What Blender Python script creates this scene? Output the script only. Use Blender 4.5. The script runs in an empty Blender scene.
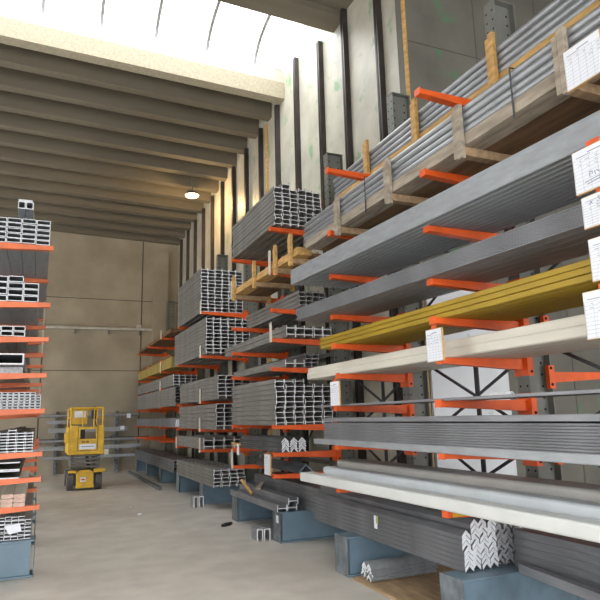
import bpy, math, random
from mathutils import Matrix, Vector
random.seed(7)
sc = bpy.context.scene
COL = sc.collection

# ------------------------------------------------------------------ materials
def mat(name, col, rough=.6, metal=0., var=.12, scale=6., bump=0., spots=None, stretch=None, detail=4.):
    m = bpy.data.materials.new(name); m.use_nodes = True
    nt = m.node_tree; b = nt.nodes['Principled BSDF']
    b.inputs['Roughness'].default_value = rough
    b.inputs['Metallic'].default_value = metal
    tc = nt.nodes.new('ShaderNodeTexCoord'); mp = nt.nodes.new('ShaderNodeMapping')
    nt.links.new(tc.outputs['Object'], mp.inputs['Vector'])
    if stretch: mp.inputs['Scale'].default_value = stretch
    n = nt.nodes.new('ShaderNodeTexNoise'); n.inputs['Scale'].default_value = scale
    n.inputs['Detail'].default_value = detail
    nt.links.new(mp.outputs['Vector'], n.inputs['Vector'])
    r = nt.nodes.new('ShaderNodeValToRGB')
    lo = [max(0, c*(1-var*1.6)) for c in col]; hi = [min(1, c*(1+var)) for c in col]
    r.color_ramp.elements[0].position = .3; r.color_ramp.elements[1].position = .7
    r.color_ramp.elements[0].color = (*lo, 1); r.color_ramp.elements[1].color = (*hi, 1)
    nt.links.new(n.outputs['Fac'], r.inputs['Fac'])
    out = r.outputs['Color']
    if spots:
        scol, sscale, lo_, hi_ = spots
        n2 = nt.nodes.new('ShaderNodeTexNoise'); n2.inputs['Scale'].default_value = sscale; n2.inputs['Detail'].default_value = 5
        nt.links.new(tc.outputs['Object'], n2.inputs['Vector'])
        r2 = nt.nodes.new('ShaderNodeValToRGB')
        r2.color_ramp.elements[0].position = lo_; r2.color_ramp.elements[1].position = hi_
        nt.links.new(n2.outputs['Fac'], r2.inputs['Fac'])
        mx = nt.nodes.new('ShaderNodeMix'); mx.data_type = 'RGBA'
        nt.links.new(r2.outputs['Color'], mx.inputs['Factor'])
        nt.links.new(out, mx.inputs[6]); mx.inputs[7].default_value = (*scol, 1)
        out = mx.outputs[2]
    nt.links.new(out, b.inputs['Base Color'])
    if bump:
        bp = nt.nodes.new('ShaderNodeBump'); bp.inputs['Strength'].default_value = bump; bp.inputs['Distance'].default_value = .02
        nt.links.new(n.outputs['Fac'], bp.inputs['Height']); nt.links.new(bp.outputs['Normal'], b.inputs['Normal'])
    return m

M = {}
M['floor'] = mat('concrete_floor', (.60,.56,.50), .45, 0, .10, 2.6, 0, ((.45,.405,.345), .5, .5, .8), detail=12)
M['far'] = mat('wall_concrete', (.37,.325,.24), .85, 0, .12, 1.1, .1, ((.30,.26,.195), .5, .5, .75), detail=8)
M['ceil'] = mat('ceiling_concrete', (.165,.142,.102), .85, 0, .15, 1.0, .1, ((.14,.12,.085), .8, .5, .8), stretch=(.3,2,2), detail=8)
M['fascia'] = mat('fascia_concrete', (.37,.325,.235), .85, 0, .12, 22, .1, detail=8)
M['curb'] = mat('skylight_curb', (.47,.44,.36), .8, 0, .05, 3)
M['panel'] = mat('foil_wall_panel', (.50,.475,.39), .45, 0, .12, 2.2, .04, ((.22,.36,.20), 3.2, .60, .70), detail=8)
M['part'] = mat('shaded_partition_wall', (.155,.15,.125), .75, 0, .15, 1.6, .04, ((.09,.22,.11), 2.4, .60, .72), detail=8)  # darkened base colour paints in the shade on the upper partition
M['foil'] = mat('lit_partition_foil', (.74,.77,.80), .45, 0, .05, 2.2, .04, ((.20,.45,.28), 2.3, .64, .70), detail=8)  # white base colour paints in the daylight on the lower partition
M['post'] = mat('dark_steel_post', (.055,.045,.042), .45, .3, .2, 4)
M['side'] = mat('plaster_side_wall', (.25,.23,.20), .9, 0, .1, 1)
M['joint'] = mat('joint_dark', (.10,.09,.075), .9)
M['steel'] = mat('mill_steel', (.23,.225,.21), .5, .25, .16, 5, 0, stretch=(4,.6,4))
M['dark'] = mat('dark_mill_steel', (.145,.15,.16), .5, .25, .2, 5, 0, stretch=(4,.6,4))
M['mid'] = mat('grey_mill_steel', (.225,.232,.247), .42, .25, .15, 5, 0, stretch=(4,.5,4))
M['galv'] = mat('galvanized_steel', (.32,.34,.355), .45, .3, .1, 9, 0, stretch=(2,.6,2))
M['pipe'] = mat('pipe_steel', (.33,.345,.36), .35, .4, .12, 6, 0, stretch=(3,.6,3))
M['cut'] = mat('bare_cut_steel', (.80,.83,.86), .5, .05, .1, 30)
M['cutd'] = mat('saw_cut_steel', (.42,.43,.44), .5, .2, .2, 30)
M['yel'] = mat('yellow_painted_steel', (.40,.265,.015), .5, 0, .12, 3, 0, stretch=(3,.5,3))
M['och'] = mat('ochre_painted_steel', (.38,.28,.07), .6, 0, .15, 3)
M['cream'] = mat('cream_coated_steel', (.66,.63,.54), .45, 0, .06, 3, 0, stretch=(3,.4,3))
M['white'] = mat('white_coated_steel', (.66,.68,.655), .4, 0, .05, 3)
M['orange'] = mat('orange_rack_paint', (.80,.115,.015), .45, 0, .12, 5)
M['salmon'] = mat('faded_orange_paint', (.83,.20,.075), .5, 0, .12, 5)
M['blue'] = mat('blue_grey_rack_paint', (.155,.235,.295), .45, 0, .1, 3, 0, ((.09,.13,.16), 2.5, .55, .75))
M['scuff'] = mat('scuffed_blue_paint', (.15,.175,.19), .6, 0, .3, 9)
M['col'] = mat('rack_upright_paint', (.165,.17,.15), .5, .1, .1, 4)
M['hole'] = mat('punched_hole', (.012,.012,.012), .9)
M['wood'] = mat('yellow_timber', (.60,.36,.12), .7, 0, .2, 4, .05, stretch=(6,1,6))
M['gwood'] = mat('weathered_timber', (.37,.315,.245), .8, 0, .25, 4, .05, stretch=(5,.8,5))
M['lwood'] = mat('brownish_timber', (.40,.27,.15), .75, 0, .2, 4, .05, stretch=(6,1,6))
M['c2'] = mat('pale_grey_coated_steel', (.52,.56,.58), .4, 0, .06, 3)
M['c3'] = mat('stone_grey_coated_steel', (.40,.39,.36), .5, 0, .06, 3)
M['pink'] = mat('primer_pink_end', (.62,.43,.35), .6, 0, .15, 20)
M['arcm'] = mat('skylight_rib_grey', (.30,.30,.30), .5)
M['bwood'] = mat('brown_plywood', (.20,.115,.055), .75, 0, .25, 3, .03, stretch=(4,.6,4))
M['paper'] = mat('white_paper', (.80,.83,.88), .7, 0, .02, 3)
M['ink'] = mat('grey_ink', (.25,.27,.34), .8)
M['blk'] = mat('black_plastic', (.02,.02,.02), .5)
M['rub'] = mat('grey_rubber_tyre', (.11,.105,.10), .85)
M['lift'] = mat('lift_yellow_paint', (.72,.44,.025), .45, 0, .15, 5)
M['hyd'] = mat('scissor_grey_steel', (.17,.17,.16), .45, .3, .15, 5)
M['pvc'] = mat('conduit_grey', (.55,.53,.47), .6)
M['band'] = mat('steel_strap', (.06,.065,.07), .4, .6)
M['green'] = mat('green_tag', (.42,.50,.12), .7)
M['glass'] = None
def emis(name, col, s):
    m = bpy.data.materials.new(name); m.use_nodes = True; nt = m.node_tree
    nt.nodes.clear(); o = nt.nodes.new('ShaderNodeOutputMaterial'); e = nt.nodes.new('ShaderNodeEmission')
    e.inputs[0].default_value = (*col,1); e.inputs[1].default_value = s
    nt.links.new(e.outputs[0], o.inputs[0]); return m
M['lamp'] = emis('lamp_glow', (1,.62,.25), 14)
def skym():
    m = bpy.data.materials.new('skylight_sheet'); m.use_nodes = True; nt = m.node_tree
    nt.nodes.clear(); o = nt.nodes.new('ShaderNodeOutputMaterial')
    t = nt.nodes.new('ShaderNodeBsdfTransparent'); t.inputs[0].default_value = (.93,.95,.95,1)
    d = nt.nodes.new('ShaderNodeBsdfTranslucent'); d.inputs[0].default_value = (.9,.92,.92,1)
    n = nt.nodes.new('ShaderNodeTexNoise'); n.inputs['Scale'].default_value = 2
    mx = nt.nodes.new('ShaderNodeMixShader'); mr = nt.nodes.new('ShaderNodeMapRange')
    mr.inputs[3].default_value = .12; mr.inputs[4].default_value = .2
    nt.links.new(n.outputs['Fac'], mr.inputs[0]); nt.links.new(mr.outputs[0], mx.inputs[0])
    nt.links.new(t.outputs[0], mx.inputs[1]); nt.links.new(d.outputs[0], mx.inputs[2])
    nt.links.new(mx.outputs[0], o.inputs[0]); return m
M['glass'] = skym()

# ------------------------------------------------------------------ mesh builder
class MB:
    def __init__(s, origin=(0,0,0)):
        s.v=[]; s.f=[]; s.m=[]; s.mats=[]; s.o=Vector(origin)
    def mi(s, name):
        if name not in s.mats: s.mats.append(name)
        return s.mats.index(name)
    def add(s, vs, fs, m):
        b=len(s.v); s.v += [tuple(v) for v in vs]; i=s.mi(m)
        for f in fs: s.f.append([b+k for k in f]); s.m.append(i)
        return s
    def box(s, x0,x1,y0,y1,z0,z1,m, mtx=None):
        vs=[Vector((x,y,z)) for x in (x0,x1) for y in (y0,y1) for z in (z0,z1)]
        if mtx: vs=[mtx@v for v in vs]
        return s.add(vs, [(0,1,3,2),(4,6,7,5),(0,4,5,1),(2,3,7,6),(0,2,6,4),(1,5,7,3)], m)
    def prism(s, poly, y0, y1, m, me=None, hole=None, axis='y', mtx=None):
        """poly of (a,b) counter-clockwise; extruded along y (a=x,b=z) or along x (a=y,b=z) or z (a=x,b=y)"""
        def P(a,b,t):
            v = Vector((a,t,b)) if axis=='y' else (Vector((t,a,b)) if axis=='x' else Vector((a,b,t)))
            return mtx@v if mtx else v
        n=len(poly); me=me or m
        vs=[P(a,b,y0) for a,b in poly]+[P(a,b,y1) for a,b in poly]
        s.add(vs, [(i,(i+1)%n,n+(i+1)%n,n+i) for i in range(n)], m)
        if hole is None:
            s.add(vs, [list(range(n-1,-1,-1)), list(range(n,2*n))], me)
        else:
            hv=[P(a,b,y0) for a,b in hole]+[P(a,b,y1) for a,b in hole]
            s.add(hv, [((i+1)%n,i,n+i,n+(i+1)%n) for i in range(n)], m)
            s.add(vs+hv, [((i+1)%n,i,2*n+i,2*n+(i+1)%n) for i in range(n)]+[(n+i,n+(i+1)%n,3*n+(i+1)%n,3*n+i) for i in range(n)], me)
        return s
    def tube(s, p0, p1, r, m, n=10, r1=None):
        p0=Vector(p0); p1=Vector(p1); d=(p1-p0).normalized()
        a=d.orthogonal().normalized(); b=d.cross(a); r1=r if r1 is None else r1
        vs=[p0+(a*math.cos(t)+b*math.sin(t))*r for t in [2*math.pi*i/n for i in range(n)]]
        vs+=[p1+(a*math.cos(t)+b*math.sin(t))*r1 for t in [2*math.pi*i/n for i in range(n)]]
        return s.add(vs, [(i,(i+1)%n,n+(i+1)%n,n+i) for i in range(n)]+[list(range(n-1,-1,-1)),list(range(n,2*n))], m)
    def bar(s, p0, p1, w, h, m, up=(0,0,1)):
        p0=Vector(p0); p1=Vector(p1); d=(p1-p0).normalized(); a=d.cross(Vector(up)).normalized(); b=a.cross(d)
        vs=[p+a*w/2*i+b*h/2*j for p in (p0,p1) for i in (-1,1) for j in (-1,1)]
        return s.add(vs, [(0,1,3,2),(4,6,7,5),(0,4,5,1),(2,3,7,6),(0,2,6,4),(1,5,7,3)], m)
    def mesh(s, name):
        me=bpy.data.meshes.new(name)
        me.from_pydata([tuple(Vector(v)-s.o) for v in s.v], [], s.f)
        for k in s.mats: me.materials.append(M[k])
        me.polygons.foreach_set('material_index', s.m)
        me.validate(); me.update()
        import bmesh
        bm=bmesh.new(); bm.from_mesh(me); bmesh.ops.recalc_face_normals(bm, faces=bm.faces); bm.to_mesh(me); bm.free()
        return me
    def obj(s, name, parent=None, bevel=0):
        if parent is not None: s.o = Vector(parent['_o'])
        o=bpy.data.objects.new(name, s.mesh(name)); COL.objects.link(o)
        o['_o']=tuple(s.o)
        if parent is not None: o.parent=parent
        else: o.location=s.o
        if bevel:
            b=o.modifiers.new('bevel','BEVEL'); b.width=bevel; b.segments=2; b.limit_method='ANGLE'
        return o
def tag(o, label=None, cat=None, group=None, kind=None):
    if label: o['label']=label
    if cat: o['category']=cat
    if group: o['group']=group
    o['kind']=kind or 'thing'
    return o
def empty(name, loc, label, cat, group=None):
    o=bpy.data.objects.new(name, None); COL.objects.link(o); o.location=loc; o['_o']=tuple(loc)
    o.empty_display_size=.1
    return tag(o,label,cat,group)
def struct(o): o['kind']='structure'; return o

ORD=['','first','second','third','fourth','fifth','sixth','seventh','eighth','ninth','tenth','eleventh','twelfth','thirteenth','fourteenth','fifteenth']

# ------------------------------------------------------------------ setting
XW=4.3; YF=20.7; YP=6.11; ZC=8.0
def rz(x,y): return 7.97-.030*(y-10.55)-.028*(x-4.27)
m=MB(); m.box(-9,9.2,-3,YF+.3,-.2,0,'floor'); struct(m.obj('floor'))
m=MB(); m.box(-9,9.2,YF,YF+.25,0,9,'far')
for z in (1.05,3.2,5.58):
    m.box(-9,XW,YF-.006,YF,z-.012,z+.012,'joint')
for x in (-3.0,.0,3.06):
    m.box(x-.02,x+.02,YF-.006,YF,0,9,'joint')
struct(m.obj('wall_far'))
m=MB(); m.box(3.42,3.92,YF-.16,YF-.007,0,7.3,'far'); struct(m.obj('pilaster_column'))
m=MB(); m.box(XW,XW+.25,YP+.2,YF,0,9,'panel'); struct(m.obj('wall_right'))
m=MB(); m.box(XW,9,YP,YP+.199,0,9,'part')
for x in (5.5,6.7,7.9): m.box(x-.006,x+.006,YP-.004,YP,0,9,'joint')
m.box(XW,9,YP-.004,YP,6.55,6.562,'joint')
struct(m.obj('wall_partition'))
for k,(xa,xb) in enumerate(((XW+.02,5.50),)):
    m=MB(); m.box(xa,xb,YP-.07,YP-.005,0,3.2,'foil'); struct(m.obj('wall_lit_panel',bevel=.006))  # added panel, stands for the brightly lit lower part of the partition
m=MB(); m.box(XW-.022,XW+.012,YP-.025,YP-.005,0,8.9,'wood'); m.box(XW-.022,XW-.003,YP-.0049,YP+.03,0,8.9,'wood'); struct(m.obj('trim_corner',bevel=.004))
m=MB(); m.box(9,9.2,-3,YP,0,9,'side'); struct(m.obj('wall_east'))
m=MB(); m.box(-9.2,-9,-3,6,0,9,'side'); m.box(-9.2,-9,6.0001,YF,5.0,9,'side')  # unseen wall; openings between its piers added to light the far hall
for y in (6.0,10.6,15.3,20.2): m.box(-9.2,-9,y+.0002,y+.5,0,4.9999,'side')
struct(m.obj('wall_left'))
m=MB(); m.box(-9.2,9.2,-3.2,-3,5.2,9,'side'); struct(m.obj('wall_front'))  # unseen wall head, added to keep daylight off the upper partition
# wall posts
tops={0:8.5,1:8.5,2:8.12,3:8.45}
for i in range(14):
    y=[6.70,7.73,8.66,9.74][i] if i<4 else 9.74+1.03*(i-3)
    if y>YF-.3: break
    top=tops.get(i, rz(XW,y)+.02)
    w=.045
    m=MB((XW,y,0)); m.box(XW-.09,XW-.001,y-w,y-w+.035,0,top,'post'); m.box(XW-.09,XW-.001,y+w-.035,y+w,0,top,'post'); m.box(XW-.05,XW-.002,y-w+.035,y+w-.035,0,top,'post')
    struct(m.obj('wall_post'))
m=MB(); m.box(XW-.045,XW-.001,11.45,11.53,0,7.9,'wood'); struct(m.obj('trim_timber_batten'))
# ceiling: slab + ribs beyond the skylight
def slab(name,x0,x1,y0,y1,dz,t,mm):
    vs=[]
    for x in (x0,x1):
        for y in (y0,y1):
            for d in (0,t): vs.append((x,y,rz(x,y)+dz+d))
    m=MB(); m.add(vs,[(0,1,3,2),(4,6,7,5),(0,4,5,1),(2,3,7,6),(0,2,6,4),(1,5,7,3)],mm)
    return struct(m.obj(name))
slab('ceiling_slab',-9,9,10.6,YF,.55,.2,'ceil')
def rib(name,yc,wb,wt,h,mm,x0=-9,x1=XW-.002,y_mode=None):
    vs=[]
    for x in (x0,x1):
        z=rz(x,yc)
        vs += [(x,yc-wb/2,z),(x,yc+wb/2,z),(x,yc+wt/2,z+h),(x,yc-wt/2,z+h)]
    m=MB((0,yc,0)); m.add(vs,[(0,1,2,3),(7,6,5,4),(0,4,5,1),(1,5,6,2),(2,6,7,3),(3,7,4,0)],mm)
    return struct(m.obj(name))
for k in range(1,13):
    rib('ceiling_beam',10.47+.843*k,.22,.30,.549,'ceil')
# fascia beam at the far edge of the skylight
def xbeam(name,y0,y1,za,zb,mm,x0=-9,x1=XW-.002,yref=10.1):
    vs=[]
    for x in (x0,x1):
        for y in (y0,y1):
            for z in (za,zb): vs.append((x,y,z-.028*(x-4.1)))
    m=MB(); m.add(vs,[(0,1,3,2),(4,6,7,5),(0,4,5,1),(2,3,7,6),(0,2,6,4),(1,5,7,3)],mm)
    return struct(m.obj(name))
xbeam('fascia_beam',10.45,10.70,7.985,8.34,'fascia')
xbeam('fascia_trim',10.475,10.68,8.341,8.62,'curb')
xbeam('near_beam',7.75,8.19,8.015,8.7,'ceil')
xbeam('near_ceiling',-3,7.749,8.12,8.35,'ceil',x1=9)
# translucent barrel skylight: panes and thin ribs
YA,YB=8.12,10.58; ZS=8.60
def arc(t): 
    a=math.pi*t; return (YA+YB)/2-(YB-YA)/2*math.cos(a), ZS+.62*math.sin(a)
edges=[-8.9]+[-.3+1.0*i for i in range(-8,5)]+[XW-.01]
for i in range(len(edges)-1):
    x0,x1=edges[i]+.028,edges[i+1]-.028
    vs=[];N=14
    for k in range(N+1):
        y,z=arc(k/N)
        vs+= [(x0,y,z-.028*(x0-4.1)),(x1,y,z-.028*(x1-4.1))]
    m=MB(); m.add(vs,[(2*k,2*k+1,2*k+3,2*k+2) for k in range(N)],'glass'); struct(m.obj('window_skylight_pane'))
for x in edges[1:-1]:
    m=MB();N=14
    for k in range(N):
        a=arc(k/N);b=arc((k+1)/N); dz=-.028*(x-4.1)
        m.bar((x,a[0],a[1]+dz),(x,b[0],b[1]+dz),.055,.06,'arcm',up=(1,0,0))
    struct(m.obj('trim_skylight_rib'))
# conduit along the far wall
cd=empty('conduit_pipe',(0,YF-.09,4.56),'thin pale conduit pipe running level along the concrete far wall','pipe')
m=MB(); m.tube((-4,YF-.09,4.56),(3.41,YF-.09,4.595),.045,'pvc',10); m.obj('pipe_run',cd)
for x in (-1.2,.95,2.0,3.0):
    m=MB(); m.box(x-.02,x+.02,YF-.12,YF,4.40,4.54,'col'); m.obj('clip',cd)
m=MB(); m.box(2.9,3.05,YF-.12,YF-.001,4.62,4.74,'pvc'); tag(m.obj('junction_box',bevel=.005),'small pale junction box above the conduit by the far wall joint','box')
# ceiling lamp
lp=empty('ceiling_lamp',(3.45,15.0,7.42),'round lamp glowing warm orange under the ceiling beams','lamp')
m=MB(); m.tube((3.45,15,7.42),(3.45,15,7.50),.19,'hyd',20,.15); m.obj('housing',lp)
m=MB(); m.tube((3.45,15,7.385),(3.45,15,7.419),.15,'lamp',20,.165); m.obj('diffuser',lp)
m=MB(); m.tube((3.45,15,7.501),(3.45,15,7.99),.02,'col',8); m.obj('stem',lp)

# ------------------------------------------------------------------ racks
def make_arm(parent, y, z, tip, root, mm='orange', stop=None, w=.075):
    """tapered cantilever arm; stop = height of a pale stop post on the tip"""
    s = 1 if root>tip else -1
    poly=[(tip,z-.045),(root,z-.095),(root,z),(tip,z)]
    if s<0: poly=poly[::-1]
    m=MB(); m.prism(poly,y-w/2,y+w/2,mm); a=m.obj('arm',parent,bevel=.004)
    m=MB(); m.box(min(root,root+s*.05),max(root,root+s*.05),y-w/2-.045,y-w/2-.001,z-.145,z+.055,mm)
    m.box(min(root,root+s*.05),max(root,root+s*.05),y+w/2+.001,y+w/2+.045,z-.145,z+.055,mm)
    m.box(min(root-s*.012,root-s*.001),max(root-s*.012,root-s*.001),y-w/2-.045,y+w/2+.045,z-.145,z+.055,mm)
    for q in (z-.11,z+.03): m.tube((root+s*.025,y-w/2-.052,q),(root+s*.025,y-w/2-.0451,q),.012,'hole',8)
    m.obj('bracket',a)
    m=MB(); m.box(min(tip-s*.012,tip-s*.0005),max(tip-s*.012,tip-s*.0005),y-w/2-.004,y+w/2+.004,z-.05,z+.012,mm); m.obj('end_cap',a)
    if stop:
        m=MB(); m.box(min(tip-s*.03,tip-s*.0125),max(tip-s*.03,tip-s*.0125),y-.03,y+.03,z-.05,z+stop,'cream'); m.obj('stop_post',a)['label']='pale stop post'
    return a
def upright(parent, x, y, h, w=.26):
    m=MB(); t=.012
    m.box(x-w/2,x-w/2+t,y-.07,y+.07,.38,h,'col'); m.box(x+w/2-t,x+w/2,y-.07,y+.07,.38,h,'col')
    m.box(x-w/2+t,x+w/2-t,y-.008,y+.008,.38,h,'col')
    m.box(x-w/2-.005,x+w/2+.005,y-.072,y+.072,h,h+.012,'col')
    for k in range(int((h-.6)/.1)):
        z=.6+k*.1
        for dx in (-1,1):
            m.tube((x+dx*.075,y-.0095,z),(x+dx*.075,y-.0082,z),.013,'hole',6)
        for dy in (-.04,.04): m.tube((x-w/2-.0012,y+dy,z),(x-w/2-.0001,y+dy,z),.011,'hole',6)
    return m.obj('upright',parent)
def base(parent, x0, x1, y, w=.27, h=.375, s=1):
    m=MB(); t=.02
    m.box(x0,x1,y-w/2,y+w/2,0,t,'blue'); m.box(x0,x1,y-w/2,y+w/2,h-t,h,'blue')
    xa=(x0+.03,x1) if s>0 else (x0,x1-.03)
    m.box(xa[0],xa[1],y-w/2+.035,y-w/2+.055,t,h-t,'blue'); m.box(xa[0],xa[1],y+w/2-.055,y+w/2-.035,t,h-t,'blue')
    b=m.obj('base',parent,bevel=.004)
    xe=x0 if s>0 else x1
    m=MB(); m.box(xe-.012 if s>0 else xe+.0005,xe-.0005 if s>0 else xe+.012,y-w/2-.004,y+w/2+.004,0,h+.004,'scuff'); m.obj('end_plate',b)['label']='scuffed grey end plate'
    return b
TIP=2.907; CX=3.95
rk=empty('cantilever_rack',(CX,12,0),'long blue cantilever rack with orange arms running down the right wall','rack')
UY=[2.17,4.02,5.85,7.70,9.55,11.70,13.85,16.0,18.1,20.15]
L1=[4.39,3.635,3.135,2.68,2.355,2.03,1.685,1.285,.85]
L2=[4.245,3.60,3.065,2.65,2.25,1.475,1.118,.84]
L3=[3.695,2.815,1.92,1.385,1.0]
L4=[3.72,3.10,2.83,2.37,1.90,1.40,1.05]
lev={0:L1,1:L1,2:L1,3:L2,4:L2,5:L3,6:L3,7:L4,8:L4,9:L4}
stops={(5,3.695):.22,(5,2.815):.2,(5,1.92):.24,(5,1.385):.22,(5,1.0):.22,(7,2.37):.2,(7,2.83):.25,(7,3.72):.2,(6,1.0):.2,(4,.84):.25,(3,2.65):.22,(3,3.60):.3,(4,3.60):.26}
for i,y in enumerate(UY):
    upright(rk,CX,y,5.5)
    base(rk,TIP+.03,CX+.12,y)
    for z in lev[i]:
        make_arm(rk,y,z,TIP+(.02 if i<3 else 0)+(.04 if i<3 and z==2.03 else 0),CX-.135,'orange',stops.get((i,z)))
    if i in (0,1):
        base(rk,CX+.125,5.0,y,s=-1)
        for z in (3.135,2.68,2.355,1.92,1.285,.85):
            make_arm(rk,y,z,5.0,CX+.135,'orange')
def brace(p0,p1,w=.03):
    m=MB(); m.bar(p0,p1,w,.012,'band',up=(1,0,0)); m.obj('brace',rk)
for (ya,yb) in ((2.17,4.02),(4.02,5.85),(5.85,7.70)):
    ym=(ya+yb)/2
    for (za,zb) in ((.55,1.35),(1.35,2.15),(2.75,3.6),(3.6,4.5)):
        e=.085
        brace((CX+.10,ya+e,za),(CX+.10,yb-e,zb)); brace((CX+.114,ya+e,zb),(CX+.114,yb-e,za))
    for z in (.5,2.2,2.7,4.6):
        m=MB(); m.box(CX+.07,CX+.09,ya+.01,yb-.01,z-.03,z+.03,'col'); m.obj('tie_bar',rk)
    m=MB(); m.box(CX+.118,CX+.132,ym-.03,ym+.03,.53,2.17,'band'); m.obj('tie_bar',rk)
for i in range(3,9):
    ya,yb=UY[i],UY[i+1]
    for z in (.9,2.5,4.4):
        m=MB(); m.box(CX+.07,CX+.09,ya+.01,yb-.01,z-.03,z+.03,'col'); m.obj('tie_bar',rk)
    brace((CX+.10,ya+.085,.95),(CX+.10,yb-.085,2.45)); brace((CX+.114,ya+.085,2.45),(CX+.114,yb-.085,.95))

lk=empty('cantilever_rack',(-1.1,10.2,0),'left blue cantilever rack with orange arms opposite the long rack','rack')
LTIP=.05
LL=[3.635,2.95,2.55,2.14,1.745,1.275,1.005,.71]
for y in (7.46,9.30,11.15,13.0):
    upright(lk,-1.1,y,4.6); base(lk,-1.23,.03,y,s=-1)
    for z in LL: make_arm(lk,y,z,LTIP if y<8 else LTIP-.03,-1.1+.135,'salmon')
for (ya,yb) in ((7.46,9.30),(9.30,11.15),(11.15,13.0)):
    for z in (.9,2.4,4.2):
        m=MB(); m.box(-1.21,-1.19,ya+.01,yb-.01,z-.03,z+.03,'col'); m.obj('tie_bar',lk)
for y,z in ((9.3,3.635),(9.3,2.95),(9.3,2.55),(9.3,1.745),(11.15,2.95)):
    m=MB(); m.tube((LTIP-.05,y-.005,z+.001),(LTIP-.05,y-.005,z+.36),.011,'pvc',8); m.obj('stop_pin',lk)

# ------------------------------------------------------------------ bars
def P_i(h,b,tf=None,tw=None):           # I-section lying on its flange edges
    tf=tf or max(.008,h*.08); tw=tw or max(.008,b*.155)
    c=min(.006,tf*.8)
    return [(c,0),(tf,0),(tf,b/2-tw/2),(h-tf,b/2-tw/2),(h-tf,0),(h-c,0),(h,c),(h,b-c),(h-c,b),(h-tf,b),(h-tf,b/2+tw/2),(tf,b/2+tw/2),(tf,b),(c,b),(0,b-c),(0,c)],None
def P_box(w,h,t):
    c=min(.006,t*.7); i=lambda a:[(t+c,t),(w-t-c,t),(w-t,t+c),(w-t,h-t-c),(w-t-c,h-t),(t+c,h-t),(t,h-t-c),(t,t+c)]
    return [(c,0),(w-c,0),(w,c),(w,h-c),(w-c,h),(c,h),(0,h-c),(0,c)],i(0)
def P_solid(w,h,c=.005):
    return [(c,0),(w-c,0),(w,c),(w,h-c),(w-c,h),(c,h),(0,h-c),(0,c)],None
def P_chan(w,h,t):                      # channel, web to the aisle
    return [(0,0),(w,0),(w,t),(t,t),(t,h-t),(w,h-t),(w,h),(0,h)],None
def P_chand(w,h,t):                     # channel, web on top
    c=min(.006,t*.8); return [(c,0),(t,0),(t,h-t),(w-t,h-t),(w-t,0),(w-c,0),(w,c),(w,h-c),(w-c,h),(c,h),(0,h-c),(0,c)],None
def P_ang(a,t):                         # angle, corner up; origin at left foot
    c=a/math.sqrt(2); q=t/math.sqrt(2)
    return [(0,q),(q,0),(c,c-q),(2*c-q,0),(2*c,q),(c,c+q)],None
def P_chev(w,tv):                       # nested angle, vertical cut feet
    c=w/2
    return [(0,0),(c,c),(2*c,0),(2*c,tv),(c,c+tv),(0,tv)],None
def P_pipe(r,t,n=14):
    return [(r+r*math.cos(2*math.pi*i/n),r+r*math.sin(2*math.pi*i/n)) for i in range(n)],[(r+(r-t)*math.cos(2*math.pi*i/n),r+(r-t)*math.sin(2*math.pi*i/n)) for i in range(n)]
def P_round(w,h,r):
    p=[]
    for cx,cy,a0 in ((w-r,r,-90),(w-r,h-r,0),(r,h-r,90),(r,r,180)):
        for k in range(4):
            a=math.radians(a0+k*30); p.append((cx+r*math.cos(a),cy+r*math.sin(a)))
    return p,None
def bars(name, prof, mm, me, pos, L, group, cat, smooth=False):
    """pos: list of (x,y,z,rotz,label)"""
    poly,hole=prof
    m=MB(); m.prism(poly,0,L,mm,me,hole); mesh=m.mesh(name)
    if smooth:
        for p in mesh.polygons:
            if len(p.vertices)==4 and abs(p.normal.y)<.5: p.use_smooth=True
    out=[]
    for (x,y,z,r,lab) in pos:
        o=bpy.data.objects.new(name,mesh); COL.objects.link(o); o.location=(x,y,z); o.rotation_euler=(0,0,r)
        tag(o,lab,cat,group); out.append(o)
    return out
def stack(name, prof, w, h, cols, rows, x0, z0, y0, y1, mm, me, desc, bundle, group, cat, gap=.003, jx=.0, jy=.02, drop=(), shift=0., rz_=0., smooth=False, counts=None, jl=True):
    pos=[]
    lay=[random.uniform(-.004,.004) if jl else 0 for _ in range(20)]
    for c in range(cols):
        n=counts[c] if counts else rows
        for r in range(n):
            if (c,r) in drop: continue
            x=x0+c*(w+gap)+(shift if r%2 else 0)+lay[r]
            y=y0+random.uniform(-jy,jy)
            lab='%s, %s layer up, %s from aisle, in %s'%(desc,ORD[r+1],ORD[c+1],bundle)
            pos.append((x,y,z0+.001+r*(h+gap),rz_,lab))
    return bars(name,prof,mm,me,pos,y1-y0,group,cat,smooth)
def strap(name,y,x0,x1,z0,z1,label,group=None,w=.014):
    m=MB((x0,y,z0)); t=.004
    m.box(x0-t-.001,x0-.001,y-w/2,y+w/2,z0,z1+t,'band'); m.box(x1+.001,x1+t+.001,y-w/2,y+w/2,z0,z1+t,'band'); m.box(x0-.001,x1+.001,y-w/2,y+w/2,z1+.001,z1+t,'band')
    return tag(m.obj(name),label,'strap',group)

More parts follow.
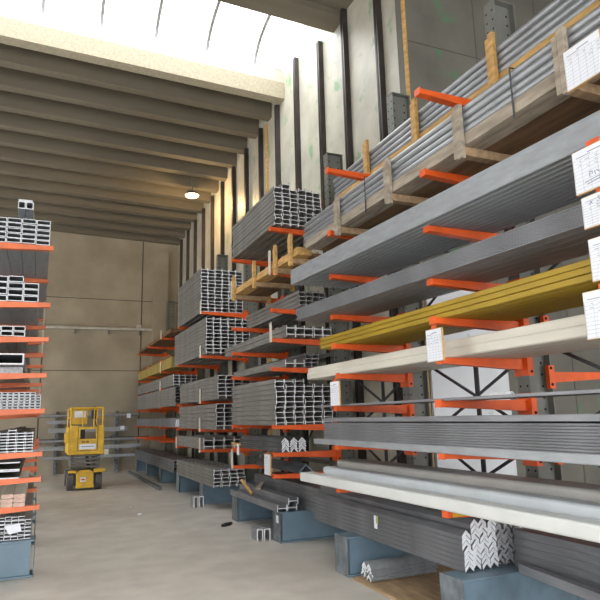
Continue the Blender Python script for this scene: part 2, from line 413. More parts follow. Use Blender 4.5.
# --- second bay (behind the front bay)
stack('i_beam',P_i(.12,.062),.12,.062,6,9,2.915,4.245,7.55,9.58,'steel','cut','grey I-beam','top stack of second bay','I-beams in the top stack of the second bay','beam',counts=[9,10,9,9,9,9],jy=.03)
stack('i_beam',P_i(.10,.058),.10,.058,4,4,3.22,3.065,7.45,9.75,'steel','cutd','grey I-beam','short stack under the timber trough','I-beams under the timber trough','beam')
stack('i_beam',P_i(.135,.082),.135,.082,5,2,3.04,2.65,7.52,10.5,'steel','cut','grey I-beam','two-layer stack of second bay','I-beams in the two-layer stack of the second bay','beam')
stack('wide_flange_beam',P_i(.138,.105,.012,.010),.138,.105,2,1,3.06,2.25,7.6,10.0,'steel','cut','grey wide-flange beam','low pair of second bay','pair of wide beams in the second bay','beam')
stack('i_beam',P_i(.10,.05),.10,.05,2,4,3.40,2.25,7.7,9.9,'dark','cutd','dark I-beam','small stack behind the wide pair','dark I-beams behind the wide pair','beam')
stack('wide_flange_beam',P_i(.138,.066,.011,.008),.138,.066,6,9,2.912,1.475,7.63,9.62,'steel','cut','grey wide-flange beam','big stack of second bay','wide beams in the big stack of the second bay','beam',counts=[9,9,9,8,8,8],jy=.03)
for k,(x,z) in enumerate(((2.93,2.085),(3.07,2.085))):
    pass
stack('angle_bar',P_ang(.082,.018),.116,.03,3,5,3.0,1.118,7.65,9.5,'dark','cut','dark angle bar','chevron stack of second bay','angle bars in the chevron stack of the second bay','steel bar',gap=.001)
bars('angle_bar',P_ang(.16,.014),'dark','blue',[(3.22,7.62,.84,0,'single large dark angle bar lying alone below the chevron stack')],1.8,None,'steel bar')
stack('steel_channel',P_chan(.09,.06,.008),.09,.06,5,5,3.28,.38,6.95,9.6,'dark','cutd','dark channel','floor stack behind the wide pair','dark channels on the second bay bases','steel bar')
bars('wide_flange_beam',P_i(.14,.085,.012,.009),'mid','cut',[(2.90,7.6,.376,0,'grey wide-flange beam on the aisle edge of the blue base'),(3.05,7.62,.376,0,'lower of two stacked wide-flange beams on the blue base'),(3.05,7.58,.4625,0,'upper of two stacked wide-flange beams on the blue base')],2.1,'wide beams on the second bay base','beam')
# --- third bay
stack('i_beam',P_i(.146,.0695),.146,.0695,6,13,2.915,3.695,11.8,14.0,'steel','cut','grey I-beam','tall top stack of third bay','I-beams in the tall top stack of the third bay','beam',jy=.03)
stack('i_beam',P_i(.146,.070),.146,.070,6,10,2.918,2.815,11.37,14.35,'steel','cut','grey I-beam','middle stack of third bay','I-beams in the middle stack of the third bay','beam',jy=.03)
stack('steel_channel',P_chand(.15,.068,.008),.15,.068,4,6,2.912,1.92,10.5,13.65,'steel','cut','grey channel','upper channel stack of third bay','channels in the upper channel stack','steel bar')
stack('steel_channel',P_chand(.15,.074,.008),.15,.074,4,6,2.912,1.385,10.6,13.7,'steel','cut','grey channel','lower channel stack of third bay','channels in the lower channel stack','steel bar')
stack('wide_flange_beam',P_i(.20,.11,.013,.01),.20,.11,4,2,2.93,1.0,11.55,13.9,'steel','cut','grey wide-flange beam','two-layer stack of third bay','wide beams in the third bay','beam')
stack('i_beam',P_i(.14,.062),.14,.062,4,5,2.915,.376,10.75,13.9,'steel','cut','grey I-beam','floor stack of third bay','I-beams on the third bay bases','beam',jy=.05)
# --- last bay by the far wall
stack('timber_board',P_solid(.14,.03),.14,.03,5,3,2.93,3.72,14.9,20.1,'bwood','bwood','brown board','topmost pile of last bay','brown boards at the far wall','board')
stack('painted_bar',P_round(.10,.05,.008),.10,.05,4,5,2.915,2.83,14.7,20.0,'och','och','ochre bar','ochre stack of last bay','ochre bars at the far wall','steel bar')
stack('timber_board',P_solid(.14,.03),.14,.03,4,2,2.93,3.11,14.9,20.0,'bwood','bwood','brown board','lower pile of last bay','brown boards above the ochre stack','board')
stack('i_beam',P_i(.14,.066),.14,.066,4,4,2.912,2.37,14.4,20.1,'steel','cut','grey I-beam','upper stack of last bay','I-beams in the upper stack of the last bay','beam')
stack('steel_channel',P_chand(.14,.07,.008),.14,.07,4,6,2.912,1.90,14.2,20.15,'steel','cutd','grey channel','middle stack of last bay','channels in the middle stack of the last bay','steel bar')
stack('steel_channel',P_chand(.12,.05,.006),.12,.05,4,4,2.912,1.40,14.1,20.1,'mid','cutd','grey channel','lower stack of last bay','channels in the lower stack of the last bay','steel bar')
stack('steel_channel',P_chand(.14,.07,.008),.14,.07,4,4,2.90,.376,14.2,20.2,'dark','cutd','dark channel','floor stack of last bay','channels on the last bay bases','steel bar')

# --- front bay
def cradle(x0,x1,z0,zt,y0,y1,ys,mm,label,planks=3):
    c=empty('timber_cradle',(x0,y0,z0),label,'cradle')
    m=MB(); w=(x1-x0)/planks
    for k in range(planks): m.box(x0+k*w+.002,x0+(k+1)*w-.002,y0,y1,z0,z0+.10 if k==0 else z0+.03,mm if k==0 else 'bwood')
    m.obj('bottom_board',c)
    for y in ys:
        m=MB(); m.box(x0-.045,x0-.002,y-.055,y-.003,z0-.11,zt,mm); m.box(x0-.035,x0-.002,y+.003,y+.05,z0-.09,zt-.03,mm); m.obj('stake',c,bevel=.004)
        m=MB(); m.box(x0,x1,y-.04,y+.04,z0-.075,z0-.003,'lwood'); m.obj('batten',c,bevel=.004)
        m=MB(); m.box(x1+.002,x1+.04,y-.055,y+.05,z0-.11,zt-.05,mm); m.obj('stake',c,bevel=.004)
    return c
cradle(3.55,3.785,4.393,4.90,1.0,6.9,(1.37,2.56,3.74,4.95,5.995),'wood','yellow timber cradle holding pipes on the highest arms, set back')
stack('steel_pipe',P_pipe(.034,.004),.068,.068,3,4,3.556,4.494,.9,6.95,'pipe','cut','grey pipe','the upper yellow timber cradle','pipes in the yellow cradle','pipe',jy=.03,smooth=True)
cradle(2.95,3.74,3.638,3.98,.9,6.6,(1.45,2.50,3.54,4.60,5.67),'gwood','grey weathered timber cradle holding pipes on the second highest arms',planks=4)
stack('steel_pipe',P_pipe(.029,.004),.058,.058,12,4,2.957,3.739,.75,6.68,'pipe','cut','grey pipe','the lower grey timber cradle','pipes in the weathered cradle','pipe',jy=.05,smooth=True)
stack('galvanized_channel',P_chand(.054,.185,.010),.054,.185,12,1,3.01,3.135,.85,6.5,'galv','cut','galvanized channel','row above the fine-edged flat bars','galvanized channels across the front bay','steel bar',gap=.012,jy=.02,rz_=.055)
stack('flat_bar',P_solid(.105,.0125,.0035),.105,.0125,6,10,3.06,2.68,.95,6.35,'mid','cut','grey flat bar','pile above the yellow bars','flat bars in the fine-edged pile','steel bar',gap=.0012,jy=.03,rz_=.068,jl=False)
stack('painted_bar',P_round(.088,.043,.008),.088,.043,8,3,3.01,2.355,.8,6.38,'yel','yel','yellow bar','stack below the flat bars','yellow bars across the front bay','steel bar',jy=.03)
stack('coated_bar',([(.012,0),(.132,0),(.14,.01),(.14,.068),(.128,.078),(.128,.132),(.118,.142),(.02,.142),(.012,.132),(.010,.080),(0,.068),(0,.01)],None),.14,.142,5,1,3.05,2.03,.8,6.92,'cream','cream','cream bar','row below the yellow bars','cream bars below the yellow stack','steel bar',jy=.05)
bars('steel_plate',([(0,0),(.42,0),(.42,.02),(0,.02)],None),'mid','cut',[(2.935,.9,1.686,0,'single thin grey steel plate lying alone on the arms below cream bars')],5.5,None,'steel plate')
bars('angle_bar',P_ang(.03,.006),'cut','cut',[(3.05,3.35,1.7065,0,'tiny bright angle offcut lying on the thin grey plate')],.25,None,'steel bar')
# ribbed sheets, nested
def sheet_prof(lip,wid=.86,t=.006):
    top=[(-.004,-lip),(0,0),(.012,0)]
    x=.012
    while x<wid-.2:
        top += [(x+.06,0),(x+.075,-.012),(x+.105,-.012),(x+.12,0)]; x+=.12
    top.append((wid,0))
    bot=[(a+.004,b-t) for a,b in top][::-1]
    return (top[::1]+bot)[::-1],None
pos=[]
for k in range(10):
    lab='grey ribbed sheet, %s from the bottom of the nested pile at eye level'%ORD[k+1]
    pos.append((2.92+.0008*k,.8+random.uniform(-.02,.02),1.345+.0187*k,.0,lab))
bars('ribbed_sheet',sheet_prof(.0105),'mid','cutd',pos,5.35,'ribbed sheets nested at eye level','sheet')
bars('ribbed_sheet',sheet_prof(.052),'galv','cutd',[(2.915,.8,1.338,0,'bottom sheet with a wide pale lip under the nested ribbed pile')],5.62,'ribbed sheets nested at eye level','sheet')
bars('cap_sheet',([(0,0),(.8,0),(.8,.004),(.05,.042),(.004,.042),(0,.038)],None),'mid','cutd',[(2.925,.8,1.526,0,'smooth grey cap sheet on top of the nested ribbed pile')],5.35,None,'sheet')
# cream sections low down
bars('coated_section',P_round(.165,.10,.02),'white','cream',[(2.945,.9,.857,.024,'white coated section, lowest of three, on the aisle edge')],5.70,'white coated sections above the angle bars','steel bar')
bars('coated_section',P_round(.165,.17,.03),'c2','cream',[(3.120,.9,.857,.024,'white coated section, middle one of three in stepped heights')],5.45,'white coated sections above the angle bars','steel bar')
bars('coated_section',P_round(.30,.235,.03),'c3','cream',[(3.295,.9,.857,.024,'stone grey coated section, tallest of three, at the back of the arms')],5.45,'white coated sections above the angle bars','steel bar')
# angle bars on the bases
stack('angle_bar',P_chev(.082,.034),.082,.0375,4,7,3.09,.376,4.06,6.88,'dark','cut','dark angle bar','the near chevron stack','angle bars in the near chevron stack','steel bar',gap=.0012,jy=.012,jl=False,counts=[7,9,9,9])
stack('angle_bar',P_chev(.086,.034),.086,.0375,3,8,3.445,.376,4.10,6.7,'dark','cutd','dark angle bar','the second chevron stack','angle bars in the second chevron stack','steel bar',gap=.0012,jy=.02,jl=False,counts=[9,9,9])
stack('flat_bar',P_solid(.10,.058,.001),.10,.058,2,5,3.54,.376,.6,3.99,'dark','cutd','dark flat bar','the smooth stack beside the chevrons','dark flat bars beside the chevron stacks','steel bar',gap=.0004,jl=False)
bars('box_section',P_box(.07,.07,.006),'mid','cut',[(3.03,.85,.376,-.134,'loose grey box section lying in front of the dark flat bars')],3.03,None,'steel bar')
# bundle of short angles pushed under the rack
m=MB(); m.box(2.93,4.0,4.25,5.62,.002,.022,'lwood'); tag(m.obj('plywood_sheet'),'brown plywood sheet on the floor under the angle bars','board')
poly,hole=P_ang(.07,.02)
am=MB(); am.prism(poly,0,.75,'galv','cut',None,axis='x'); ame=am.mesh('angle_bar')
for c in range(2):
    for r in range(4):
        o=bpy.data.objects.new('angle_bar',ame); COL.objects.link(o); o.location=(3.0+random.uniform(-.02,.02),5.36+c*.101,.024+r*.032)
        tag(o,'short pale angle bar, %s layer up, %s pile on the brown plywood'%(ORD[r+1],('nearer','farther')[c]),'steel bar','short angle bars under the rack')

# timber trough in the second bay
cradle(2.91,3.5,3.603,3.92,6.75,9.62,(6.95,7.5,8.4,9.45),'wood','empty yellow timber trough on arms of the second bay',planks=3)

# --- left rack loads
YL=7.40
def lstack(name,prof,w,h,cols,rows,xr,z0,y1,mm,me,desc,bundle,group,cat='steel bar',gap=.0035,counts=None,jy=.02,drop=(),y0=YL):
    pos=[]
    for c in range(cols):
        n=counts[c] if counts else rows
        for r in range(n):
            if (c,r) in drop: continue
            lab='%s, %s layer up, %s from aisle, in %s'%(desc,ORD[r+1],ORD[c+1],bundle)
            pos.append((xr-(c+1)*w-c*gap,y0+random.uniform(-jy,jy),z0+.001+r*(h+gap),0,lab))
    return bars(name,prof,mm,me,pos,y1-y0,group,cat)
lstack('box_section',P_box(.152,.056,.008),.152,.056,5,5,.018,3.635,13.2,'galv','cut','grey box section','top stack on left rack','box sections in the top stack of the left rack')
m=MB(); m.box(-.95,.0,9.26,9.34,3.925,4.058,'gwood'); tag(m.obj('timber_spacer'),'timber spacer under the two square tubes atop the left rack','timber')
m=MB(); m.box(-.95,.0,11.1,11.18,3.925,4.058,'gwood'); tag(m.obj('timber_spacer'),'timber spacer farther back atop the left rack','timber')
bars('square_tube',P_box(.082,.09,.01),'galv','cut',[(-.262,7.42,4.06,0,'right one of two square tubes topping the left rack'),(-.348,7.42,4.06,0,'left one of two square tubes topping the left rack')],5.6,'square tubes topping the left rack','tube')
bars('flat_bar',([(0,0),(.152,0),(.152,.05),(0,.05)],None),'cutd','cut',[(-.348,7.50,4.1515,0,'pale flat bar lying on the square tubes topping the left rack')],5.4,None,'steel bar')
lstack('box_section',P_box(.16,.070,.009),.16,.070,4,4,-.07,2.95,13.2,'galv','cut','grey box section','second stack from top, left rack','box sections in the second stack of the left rack',counts=[3,4,4,4])
lstack('square_tube',P_box(.122,.056,.008),.122,.056,4,2,-.186,2.55,13.2,'steel','cut','grey tube','small flat stack on left rack','tubes in the small stack of the left rack','tube')
bars('box_section',P_box(.52,.125,.016),'galv','cut',[(-.70,7.38,2.232,0,'large wide box section alone on a left rack level')],5.7,None,'steel bar')
bars('flat_bar',([(0,0),(.50,0),(.50,.085),(0,.085)],None),'steel','cutd',[(-.69,7.6,2.1415,0,'thick grey slab bar under the large wide box section')],5.5,None,'steel bar')
lstack('box_section',P_box(.053,.0275,.005),.053,.0275,8,6,.015,1.745,13.2,'steel','cut','small box section','fine grid stack on left rack','small box sections in the fine grid stack',counts=[5,6,6,6,6,6,6,6])
lstack('i_beam',P_i(.0815,.0285),.0815,.0285,5,7,-.04,1.275,13.2,'steel','cut','small I-beam','mid-height stack on left rack','small I-beams on the left rack','beam',counts=[7,7,8,7,7])
lstack('steel_channel',P_chan(.46,.085,.012),.46,.085,1,2,-.158,1.005,13.2,'steel','cut','wide grey channel','open pair on left rack','wide channels on the left rack')
lstack('painted_bar',P_solid(.115,.042,.007),.115,.042,3,3,-.085,.71,13.2,'cream','pink','cream bar','low stack on left rack','cream bars on the left rack',counts=[3,3,2])
lstack('steel_channel',P_chan(.062,.036,.006),.062,.036,5,6,-.012,.378,13.2,'steel','cut','small channel','floor stack on left rack','small channels on the left rack base',counts=[5,6,6,6,6],jy=.03)
m=MB((-.2,YL-.05,.45)); m.add([(-.27,YL-.04,.53),(-.12,YL-.05,.545),(-.10,YL-.07,.475),(-.22,YL-.06,.445)],[(0,1,2,3)],'paper'); o=m.obj('paper_sheet'); tag(o,'crumpled white paper stuck on the floor stack of the left rack','paper')
sm=o.modifiers.new('s','SOLIDIFY'); sm.thickness=.002

# ------------------------------------------------------------------ sign boards
def sign(x,ya,yb,z0,z1,label,group='stock list boards hung on the rack',skew=0.,thick=.018,text=None,rows=9,face='y',hook=True):
    """board hanging in a plane that faces the aisle (normal -x, turned by skew towards the entrance)"""
    w=abs(yb-ya); h=z1-z0
    e=empty('sign_board',(x,ya,z0),label,'sign',group); e.rotation_euler=(0,0,skew)
    e['_o']=(0,0,0)
    m=MB(); m.box(0,thick,0,w,0,h,'wood'); m.obj('board',e,bevel=.002)
    m=MB(); b=.004; m.box(-.002,-.0002,b,w-b,b,h-b,'paper')
    g=-.0026
    def line(y0,y1,za,zb): m.add([(g,y0,za),(g,y1,za),(g,y1,zb),(g,y0,zb)],[(0,1,2,3)],'ink')
    for k in range(rows+1):
        z=b*2+(h*.78-b*2)*k/rows; line(b*2,w-b*2,z,z+.0012)
    for k in range(6):
        y=b*2+(w-b*4)*k/5; line(y-.0006,y+.0006,b*2,h*.78)
    line(w*.3,w*.62,h*.86,h*.88); line(w*.55,w*.9,h*.82,h*.835)
    rr=random.Random(int(z0*1000))
    for k in range(3):
        for q in range(5):
            if rr.random()<.75:
                y=b*2.4+(w-b*4)*q/5; z=b*2+(h*.78-b*2)*(rows-1-k+.35)/rows
                line(y,y+rr.uniform(.012,.028),z,z+.003)
    if text:
        for (y0,za,y1,zb) in text:
            d=Vector((0,y1-y0,zb-za)); p=Vector((0,-d.z,d.y)).normalized()*.003
            a=Vector((g-.0003,w*y0,h*za)); c=Vector((g-.0003,w*y1,h*zb))
            p=Vector((0,-(c.z-a.z),c.y-a.y)).normalized()*.0025
            m.add([a-p,c-p,c+p,a+p],[(0,1,2,3)],'ink')
    m.obj('sheet',e)
    if hook:
        m=MB(); m.box(.004,.012,w*.35,w*.65,h,h+.03,'orange'); m.obj('hanger',e)
    return e
scr=[(.62,.30,.62,.42),(.62,.42,.55,.40),(.55,.40,.56,.34),(.48,.30,.50,.40),(.46,.40,.38,.32),(.30,.30,.24,.40),(.24,.40,.18,.30),(.75,.22,.25,.26),(.7,.16,.3,.20)]
sign(2.905,2.19,2.46,3.52,3.79,'stock list board wired to the weathered cradle, highest of the boards',hook=False)
sign(2.83,2.13,2.42,2.82,3.085,'board with large scrawled letters hung below the galvanized channels',text=scr)
sign(2.84,2.10,2.40,2.61,2.80,'board overlapped by the scrawled board above, beside the flat bars',text=[(.8,.8,.74,.72),(.74,.8,.8,.72),(.6,.84,.55,.72),(.5,.84,.45,.74)])
sign(2.85,2.08,2.395,2.30,2.55,'stock list board in front of the yellow bars')
sign(2.85,2.16,2.475,1.98,2.255,'stock list board in front of the cream bars, lowest at the frame edge')
sign(2.85,3.82,4.03,1.99,2.25,'narrow stock list board hanging over the middle of the cream bars')
sign(2.85,5.61,5.82,1.69,1.945,'narrow white board at the far end of the thin plate')
sign(2.85,7.70,7.93,.83,1.10,'white board tilted in front of the single large angle bar')

# ------------------------------------------------------------------ small things
m=MB((2.95,9.0,.47)); m.bar((2.95,9.24,.64),(2.96,8.82,.485),.035,.03,'wood'); tag(m.obj('timber_stake'),'short yellow timber stake leaning up from the wide beams','timber')
m=MB((3.1,8.7,.5)); m.bar((3.0,8.62,.567),(3.22,9.05,.60),.06,.03,'gwood',); tag(m.obj('timber_stake'),'grey timber offcut lying across the stacked wide beams','timber')
def offcut(x,y,n,label,h=.13):
    for k in range(n):
        m=MB((x+k*.10,y,0)); px=x+k*.10
        poly,_=P_chand(.088,h,.013)
        m.prism([(px+a,.001+b) for a,b in poly],y,y+.22,'galv','cut'); tag(m.obj('channel_offcut'),label[k],'offcut','short channel offcuts standing on the floor')
offcut(2.70,7.83,2,['left one of two short channel offcuts standing by the second bay base','right one of two short channel offcuts standing by the second bay base'],.15)
offcut(2.66,11.2,2,['left one of two short channel offcuts standing by the third bay base','right one of two short channel offcuts standing by the third bay base'],.2)
m=MB((2.7,9.2,0)); 
m.prism([(2.585,9.13),(2.62,9.09),(2.74,9.17),(2.80,9.26),(2.775,9.30),(2.68,9.24)],.001,.035,'blk',axis='z'); tag(m.obj('black_rag',bevel=.008),'flat black scrap lying on the floor by the rack base','scrap')
def scrap(x,y,w,lab):
    m=MB((x,y,0)); m.add([(x-w,y-w*.6,.002),(x+w*.8,y-w*.8,.02),(x+w,y+w*.6,.004),(x-w*.6,y+w,.018),(x,y,.03)],[(0,1,4),(1,2,4),(2,3,4),(3,0,4),(3,2,1,0)],'paper'); tag(m.obj('paper_scrap'),lab,'scrap')
scrap(1.68,10.97,.05,'white paper scrap lying on the open floor nearest the camera'); scrap(1.66,11.9,.03,'tiny paper scrap on the floor beyond the larger one')
m=MB((TIP,5.2,.6)); m.box(3.0775,3.0795,5.35,5.41,.50,.62,'paper'); m.box(3.0765,3.0769,5.33,5.37,.55,.62,'green'); tag(m.obj('label_tag'),'small green and white tag stuck on the dark angle bars','tag')
m=MB((TIP-.02,7.6,.2)); m.box(TIP+.0145,TIP+.0175,7.62,7.70,.24,.33,'paper'); tag(m.obj('paper_sticker'),'white paper sticker on the end plate of a blue base','sticker')
m=MB((TIP-.02,3.9,.8)); m.box(2.96,3.10,3.979,3.9824,.805,.835,'lift'); tag(m.obj('warning_sticker'),'small yellow sticker on the side of an orange arm','sticker')
m=MB((2.62,17,0)); m.box(2.60,2.68,14.4,19.6,.001,.07,'dark'); tag(m.obj('steel_bar'),'long dark steel bar lying on the floor along the last bay bases','steel bar')
# white plastic wrap on the end of a bundle in the last bay
m=MB((2.85,13.9,1.45)); m.prism([(2.90,1.42),(3.05,1.40),(3.08,1.5),(3.02,1.60),(2.93,1.58)],14.0,14.08,'paper'); tag(m.obj('plastic_wrap',bevel=.02),'white plastic wrap around a bundle end in the last bay','wrap')
tg=empty('sign_board',(2.86,9.3,.9),'small white card wired to a wooden peg on a low arm','sign')
m=MB(); m.box(2.84,2.86,9.0,9.42,1.17,1.21,'wood'); m.obj('peg',tg)
m=MB(); m.box(2.835,2.839,9.02,9.12,1.03,1.19,'paper'); m.obj('sheet',tg)

# dark angles/steel leaning at bay straps
for y,lab in ((3.3,'dark strap around the galvanized channels nearest the frame edge'),):
    pass
for y,lab in ((2.95,'steel strap around the lower pipe cradle nearest the boards'),(5.05,'steel strap around the lower pipe cradle at its far half')):
    strap('steel_strap',y,2.945,3.745,3.60,3.985,lab,'straps on the weathered cradle')

# ------------------------------------------------------------------ wall rack with stored bars behind the lift
wr=empty('wall_rack',(1.4,YF-.3,0),'blue wall rack on the far wall behind the yellow lift','rack')
for x in (.55,2.36):
    m=MB(); m.box(x-.05,x+.05,YF-.14,YF-.02,0,1.9,'scuff'); m.obj('post',wr)
    for z in (.45,.72,.95,1.25,1.52,1.72):
        m=MB(); m.box(x-.03,x+.03,YF-.46,YF-.141,z-.05,z,'scuff'); m.obj('arm',wr)
    m=MB(); m.bar((x,YF-.141,.30),(x,YF-.42,.06),.05,.05,'scuff'); m.bar((x,YF-.42,.06),(x,YF-.42,0.0),.06,.06,'scuff',up=(0,1,0)); m.obj('foot',wr)
m=MB(); m.bar((1.0,YF-.08,.45),(2.30,YF-.08,1.15),.04,.05,'scuff',up=(0,1,0)); m.obj('brace',wr)
def wbar(name,prof,mm,x0,x1,y,z,label):
    poly,hole=prof
    m=MB((x0,y,z)); m.prism([(y+a,z+b) for a,b in poly],x0,x1,mm,'cut',None if hole is None else [(y+a,z+b) for a,b in hole],axis='x'); tag(m.obj(name),label,'steel bar','bars stored on the wall rack')
wbar('steel_pipe',P_pipe(.045,.005),'pipe',-.1,3.0,YF-.40,1.722,'long pale pipe on the top arms of the wall rack')
wbar('steel_channel',P_chan(.10,.11,.008),'galv',.25,1.35,YF-.42,1.522,'short grey channel on the second arms of the wall rack')
wbar('steel_channel',P_chan(.10,.14,.008),'galv',.3,2.65,YF-.42,1.252,'long grey channel on the third arms of the wall rack')
wbar('steel_pipe',P_pipe(.05,.005),'pipe',-.3,3.05,YF-.40,.952,'long pale pipe on the fourth arms of the wall rack')
wbar('steel_channel',P_chan(.10,.12,.008),'galv',-.3,3.1,YF-.42,.722,'long grey channel on the fifth arms of the wall rack')
wbar('square_tube',P_box(.09,.09,.006),'galv',.2,3.0,YF-.42,.452,'grey square tube on the lowest arms of the wall rack')
m=MB((2.95,YF-.36,1.8)); m.box(2.62,2.74,YF-.412,YF-.4005,1.66,1.80,'paper'); tag(m.obj('paper_tag'),'white paper tag hanging on the wall rack pipe','tag')
m=MB((2.9,YF-.3,1.4)); m.box(2.42,2.55,YF-.432,YF-.4205,1.30,1.41,'paper'); tag(m.obj('paper_tag'),'white paper tag hanging by the wall rack channel','tag')

# ------------------------------------------------------------------ scissor lift
X0,X1=.69,1.47; Y0,Y1=15.45,17.1; cx=(X0+X1)/2
lf=empty('scissor_lift',(cx,(Y0+Y1)/2,0),'yellow scissor lift parked on the floor before the far wall','scissor lift')
ch=MB(); ch.box(X0+.20,X1-.20,Y0,Y0+.12,.11,.40,'lift'); ch.box(X0+.16,X1-.16,Y0+.121,Y1-.02,.12,.42,'hyd')
ch.prism([(X0+.20,.401),(X1-.20,.401),(X1-.28,.46),(X0+.28,.46)],Y0+.01,Y0+.13,'lift'); c=ch.obj('chassis',lf,bevel=.01)
m=MB(); m.box(cx-.10,cx+.02,Y0-.006,Y0-.0005,.20,.30,'paper'); m.box(cx-.08,cx-.0,Y0-.007,Y0-.006,.23,.27,'orange'); m.obj('plate',c)
m=MB(); m.box(X0+.19,X1-.19,Y0-.02,Y0-.0005,.06,.13,'lift'); m.obj('bumper',c)
m=MB(); m.box(X0+.02,X0+.199,Y0+.0,Y0+.10,.40,.46,'lift'); m.obj('mudguard',c,bevel=.01); m=MB(); m.box(X1-.199,X1+.06,Y0+.0,Y0+.10,.40,.48,'lift'); m.obj('mudguard',c,bevel=.01)
for x in (X0-.0,X1-.15):
    for y in (Y0+.20,Y1-.28):
        m=MB(); m.tube((x,y,.20),(x+.15,y,.20),.20,'rub',24); w=m.obj('wheel',lf,bevel=.015)
        m=MB(); m.tube((x-.004,y,.20),(x-.0005,y,.20),.11,'hyd',16); m.tube((x+.1505,y,.20),(x+.154,y,.20),.11,'hyd',16); m.obj('hub',w)
n=4; zs0=.47; dz=.085
for k in range(n):
    za=zs0+k*dz; zb=za+dz
    for x in (X0+.10,X1-.14):
        m=MB(); m.bar((x,Y0+.12,za+.02),(x,Y1-.15,zb-.02),.035,.06,'hyd'); m.obj('scissor_arm',lf)
        m=MB(); m.bar((x+.042,Y0+.12,zb-.02),(x+.042,Y1-.15,za+.02),.035,.06,'hyd'); m.obj('scissor_arm',lf)
    m=MB(); m.tube((X0+.06,Y0+.10,zb-.02),(X1-.06,Y0+.10,zb-.02),.026,'hyd',10); m.obj('cross_tube',lf)
m=MB(); m.tube((cx+.1,Y0+.3,.5),(cx+.1,Y1-.5,.75),.04,'blk',12); m.obj('hydraulic_cylinder',lf)
pf=MB(); pf.box(X0-.01,X1+.01,Y0-.02,Y1,.82,.90,'lift'); pf=pf.obj('platform',lf,bevel=.008)
m=MB(); m.box(X0+.02,X0+.20,Y0-.02,Y0+.0,.901,1.49,'lift'); m.obj('front_panel',lf,bevel=.008); m=MB(); m.box(X1-.14,X1,Y0-.02,Y0+.0,.901,1.49,'lift'); m.obj('front_panel',lf,bevel=.008)
g=MB(); gx0,gx1=X0+.205,X1-.145
g.box(gx0,gx0+.04,Y0-.03,Y0-.005,.91,1.46,'lift'); g.box(gx1-.04,gx1,Y0-.03,Y0-.005,.91,1.46,'lift'); g.box(gx0+.04,gx1-.04,Y0-.03,Y0-.005,1.40,1.46,'lift'); g.box(gx0+.04,gx1-.04,Y0-.03,Y0-.005,.91,1.18,'lift')
g=g.obj('gate',lf,bevel=.006)
m=MB(); m.box(gx0-.012,gx0-.001,Y0-.024,Y0-.0205,.905,1.47,'blk'); m.box(gx1+.001,gx1+.012,Y0-.024,Y0-.0205,.905,1.47,'blk'); m.box(gx0+.02,gx1-.02,Y0-.033,Y0-.0302,1.185,1.20,'blk'); m.obj('gap_strip',g)  # black strips put in for the dark gaps around the gate
m=MB(); m.box(gx0+.03,gx1-.03,Y0-.036,Y0-.0305,.94,1.06,'paper'); m.box(gx0+.07,gx1-.07,Y0-.037,Y0-.0362,.995,1.012,'ink'); m.obj('plate',g)
m=MB()
for k in range(7): 
    if k!=3: m.box(gx0+.08+k*.024,gx0+.096+k*.024,Y0-.036,Y0-.0305,1.09,1.13,'blk')
m.obj('lettering',g)
m=MB(); m.box(X0-.01,X0+.012,Y0+.001,Y1,.901,1.45,'lift'); m.obj('side_panel',lf); m=MB(); m.box(X1-.012,X1+.01,Y0+.001,Y1,.901,1.45,'lift'); m.obj('side_panel',lf)
r=MB(); R=.022
for x in (X0+.03,X1-.03):
    for y in (Y0+.03,Y1-.04): r.tube((x,y,1.0),(x,y,1.90),R,'lift')
    r.tube((x,Y0+.03,1.90),(x,Y1-.04,1.90),R,'lift'); r.tube((x,Y0+.03,1.68),(x,Y1-.04,1.68),R*.8,'lift')
for y in (Y0+.03,Y1-.04): r.tube((X0+.03,y,1.90),(X1-.03,y,1.90),R,'lift')
r.tube((X0+.30,Y0+.03,1.4),(X0+.30,Y0+.03,1.9),R*.8,'lift'); r.tube((X1-.23,Y0+.03,1.4),(X1-.23,Y0+.03,1.9),R*.8,'lift')
r.obj('guard_rail',lf)
m=MB(); m.box(X0+.06,X0+.42,Y0+.42,Y0+.45,1.52,1.86,'lift'); m.box(X0+.12,X0+.38,Y0+.412,Y0+.4195,1.68,1.84,'paper'); m.obj('document_panel',lf,bevel=.01)
cb=MB(); cb.box(X0+.48,X0+.60,Y0+.02,Y0+.14,1.64,1.86,'blk'); cb=cb.obj('control_box',lf,bevel=.015)
m=MB(); m.tube((X0+.54,Y0+.08,1.861),(X0+.56,Y0+.06,1.95),.015,'blk',8); m.obj('joystick',cb)
m=MB(); pts=[(X0+.55,Y0+.08,1.64),(X0+.62,Y0+.1,1.45),(X0+.60,Y0+.12,1.2),(X0+.64,Y0+.2,.95)]
for a,b in zip(pts,pts[1:]): m.tube(a,b,.012,'blk',6)
m.obj('cable',lf)
m=MB(); m.box(X0+.26,X0+.36,Y0+.1,Y0+.2,.901,1.40,'blk'); m.obj('battery_box',lf)
m=MB(); m.box(X0-.09,X0-.011,Y0+.05,Y0+.3,1.1,1.32,'lift'); m.obj('side_box',lf,bevel=.01)
m=MB(); m.box(X1+.03,X1+.12,Y0-.02,Y0+.05,.80,.92,'cream'); m.box(X1+.0101,X1+.03,Y0-.0,Y0+.03,.84,.88,'lift'); m.obj('socket',lf)

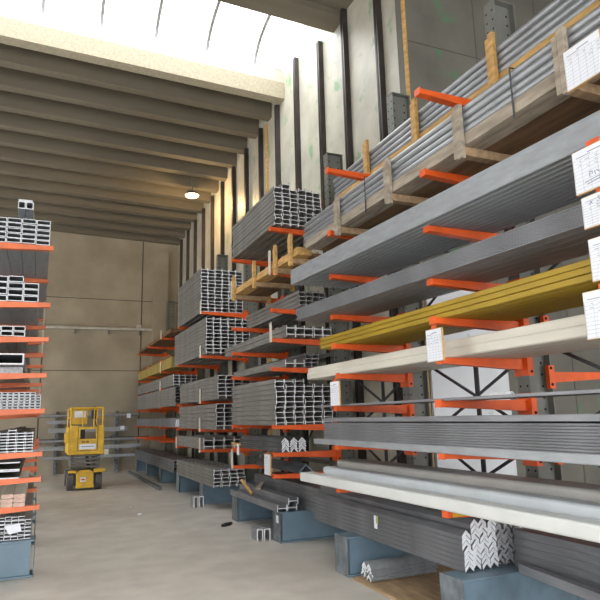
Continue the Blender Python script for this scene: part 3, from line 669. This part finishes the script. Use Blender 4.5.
# ------------------------------------------------------------------ light
w=bpy.data.worlds.new('sky'); sc.world=w; w.use_nodes=True
bg=w.node_tree.nodes['Background']; bg.inputs[0].default_value=(.98,.985,1.0,1)
# overcast sky: brighter overhead than at the horizon
wn=w.node_tree; tc=wn.nodes.new('ShaderNodeTexCoord'); sx=wn.nodes.new('ShaderNodeSeparateXYZ'); mr=wn.nodes.new('ShaderNodeMapRange')
wn.links.new(tc.outputs['Generated'],sx.inputs[0]); wn.links.new(sx.outputs['Z'],mr.inputs[0])
mr.inputs[1].default_value=0; mr.inputs[2].default_value=1; mr.inputs[3].default_value=2.1; mr.inputs[4].default_value=4.2
wn.links.new(mr.outputs[0],bg.inputs[1])
pl=bpy.data.lights.new('lamp_light','POINT'); pl.energy=60; pl.color=(1,.66,.3); pl.shadow_soft_size=.1
o=bpy.data.objects.new('lamp_light',pl); o.location=(3.45,15,7.28); COL.objects.link(o)
sc.view_settings.view_transform='Standard'; sc.view_settings.look='None'; sc.view_settings.exposure=1.12; sc.view_settings.gamma=1
sc.view_settings.use_curve_mapping=False
sc.cycles.use_denoising=True
sc.cycles.max_bounces=8; sc.cycles.diffuse_bounces=3; sc.cycles.transparent_max_bounces=8
sc.cycles.sample_clamp_indirect=6

# ------------------------------------------------------------------ camera
Yd=Vector((38-300,422-300,600)).normalized()
t=Vector((1,-.025,0)); n=Yd.cross(t).normalized()
if n.y>0: n=-n
Xd=Yd.cross(n).normalized()
if Xd.x<0: Xd=-Xd
# rows: world axes in image coords (x right, y down, z forward)
Rw=Matrix((Xd,Yd,n))
right=Rw@Vector((1,0,0)); up=Rw@Vector((0,-1,0)); back=Rw@Vector((0,0,-1))
mw=Matrix((( right.x,up.x,back.x,0),(right.y,up.y,back.y,0),(right.z,up.z,back.z,1.6),(0,0,0,1)))
cam=bpy.data.cameras.new('camera'); cam.sensor_width=36; cam.lens=36.; cam.sensor_fit='HORIZONTAL'; cam.clip_start=.05
co=bpy.data.objects.new('camera',cam); co.matrix_world=mw; COL.objects.link(co); sc.camera=co
for o in bpy.data.objects:
    if '_o' in o: del o['_o']
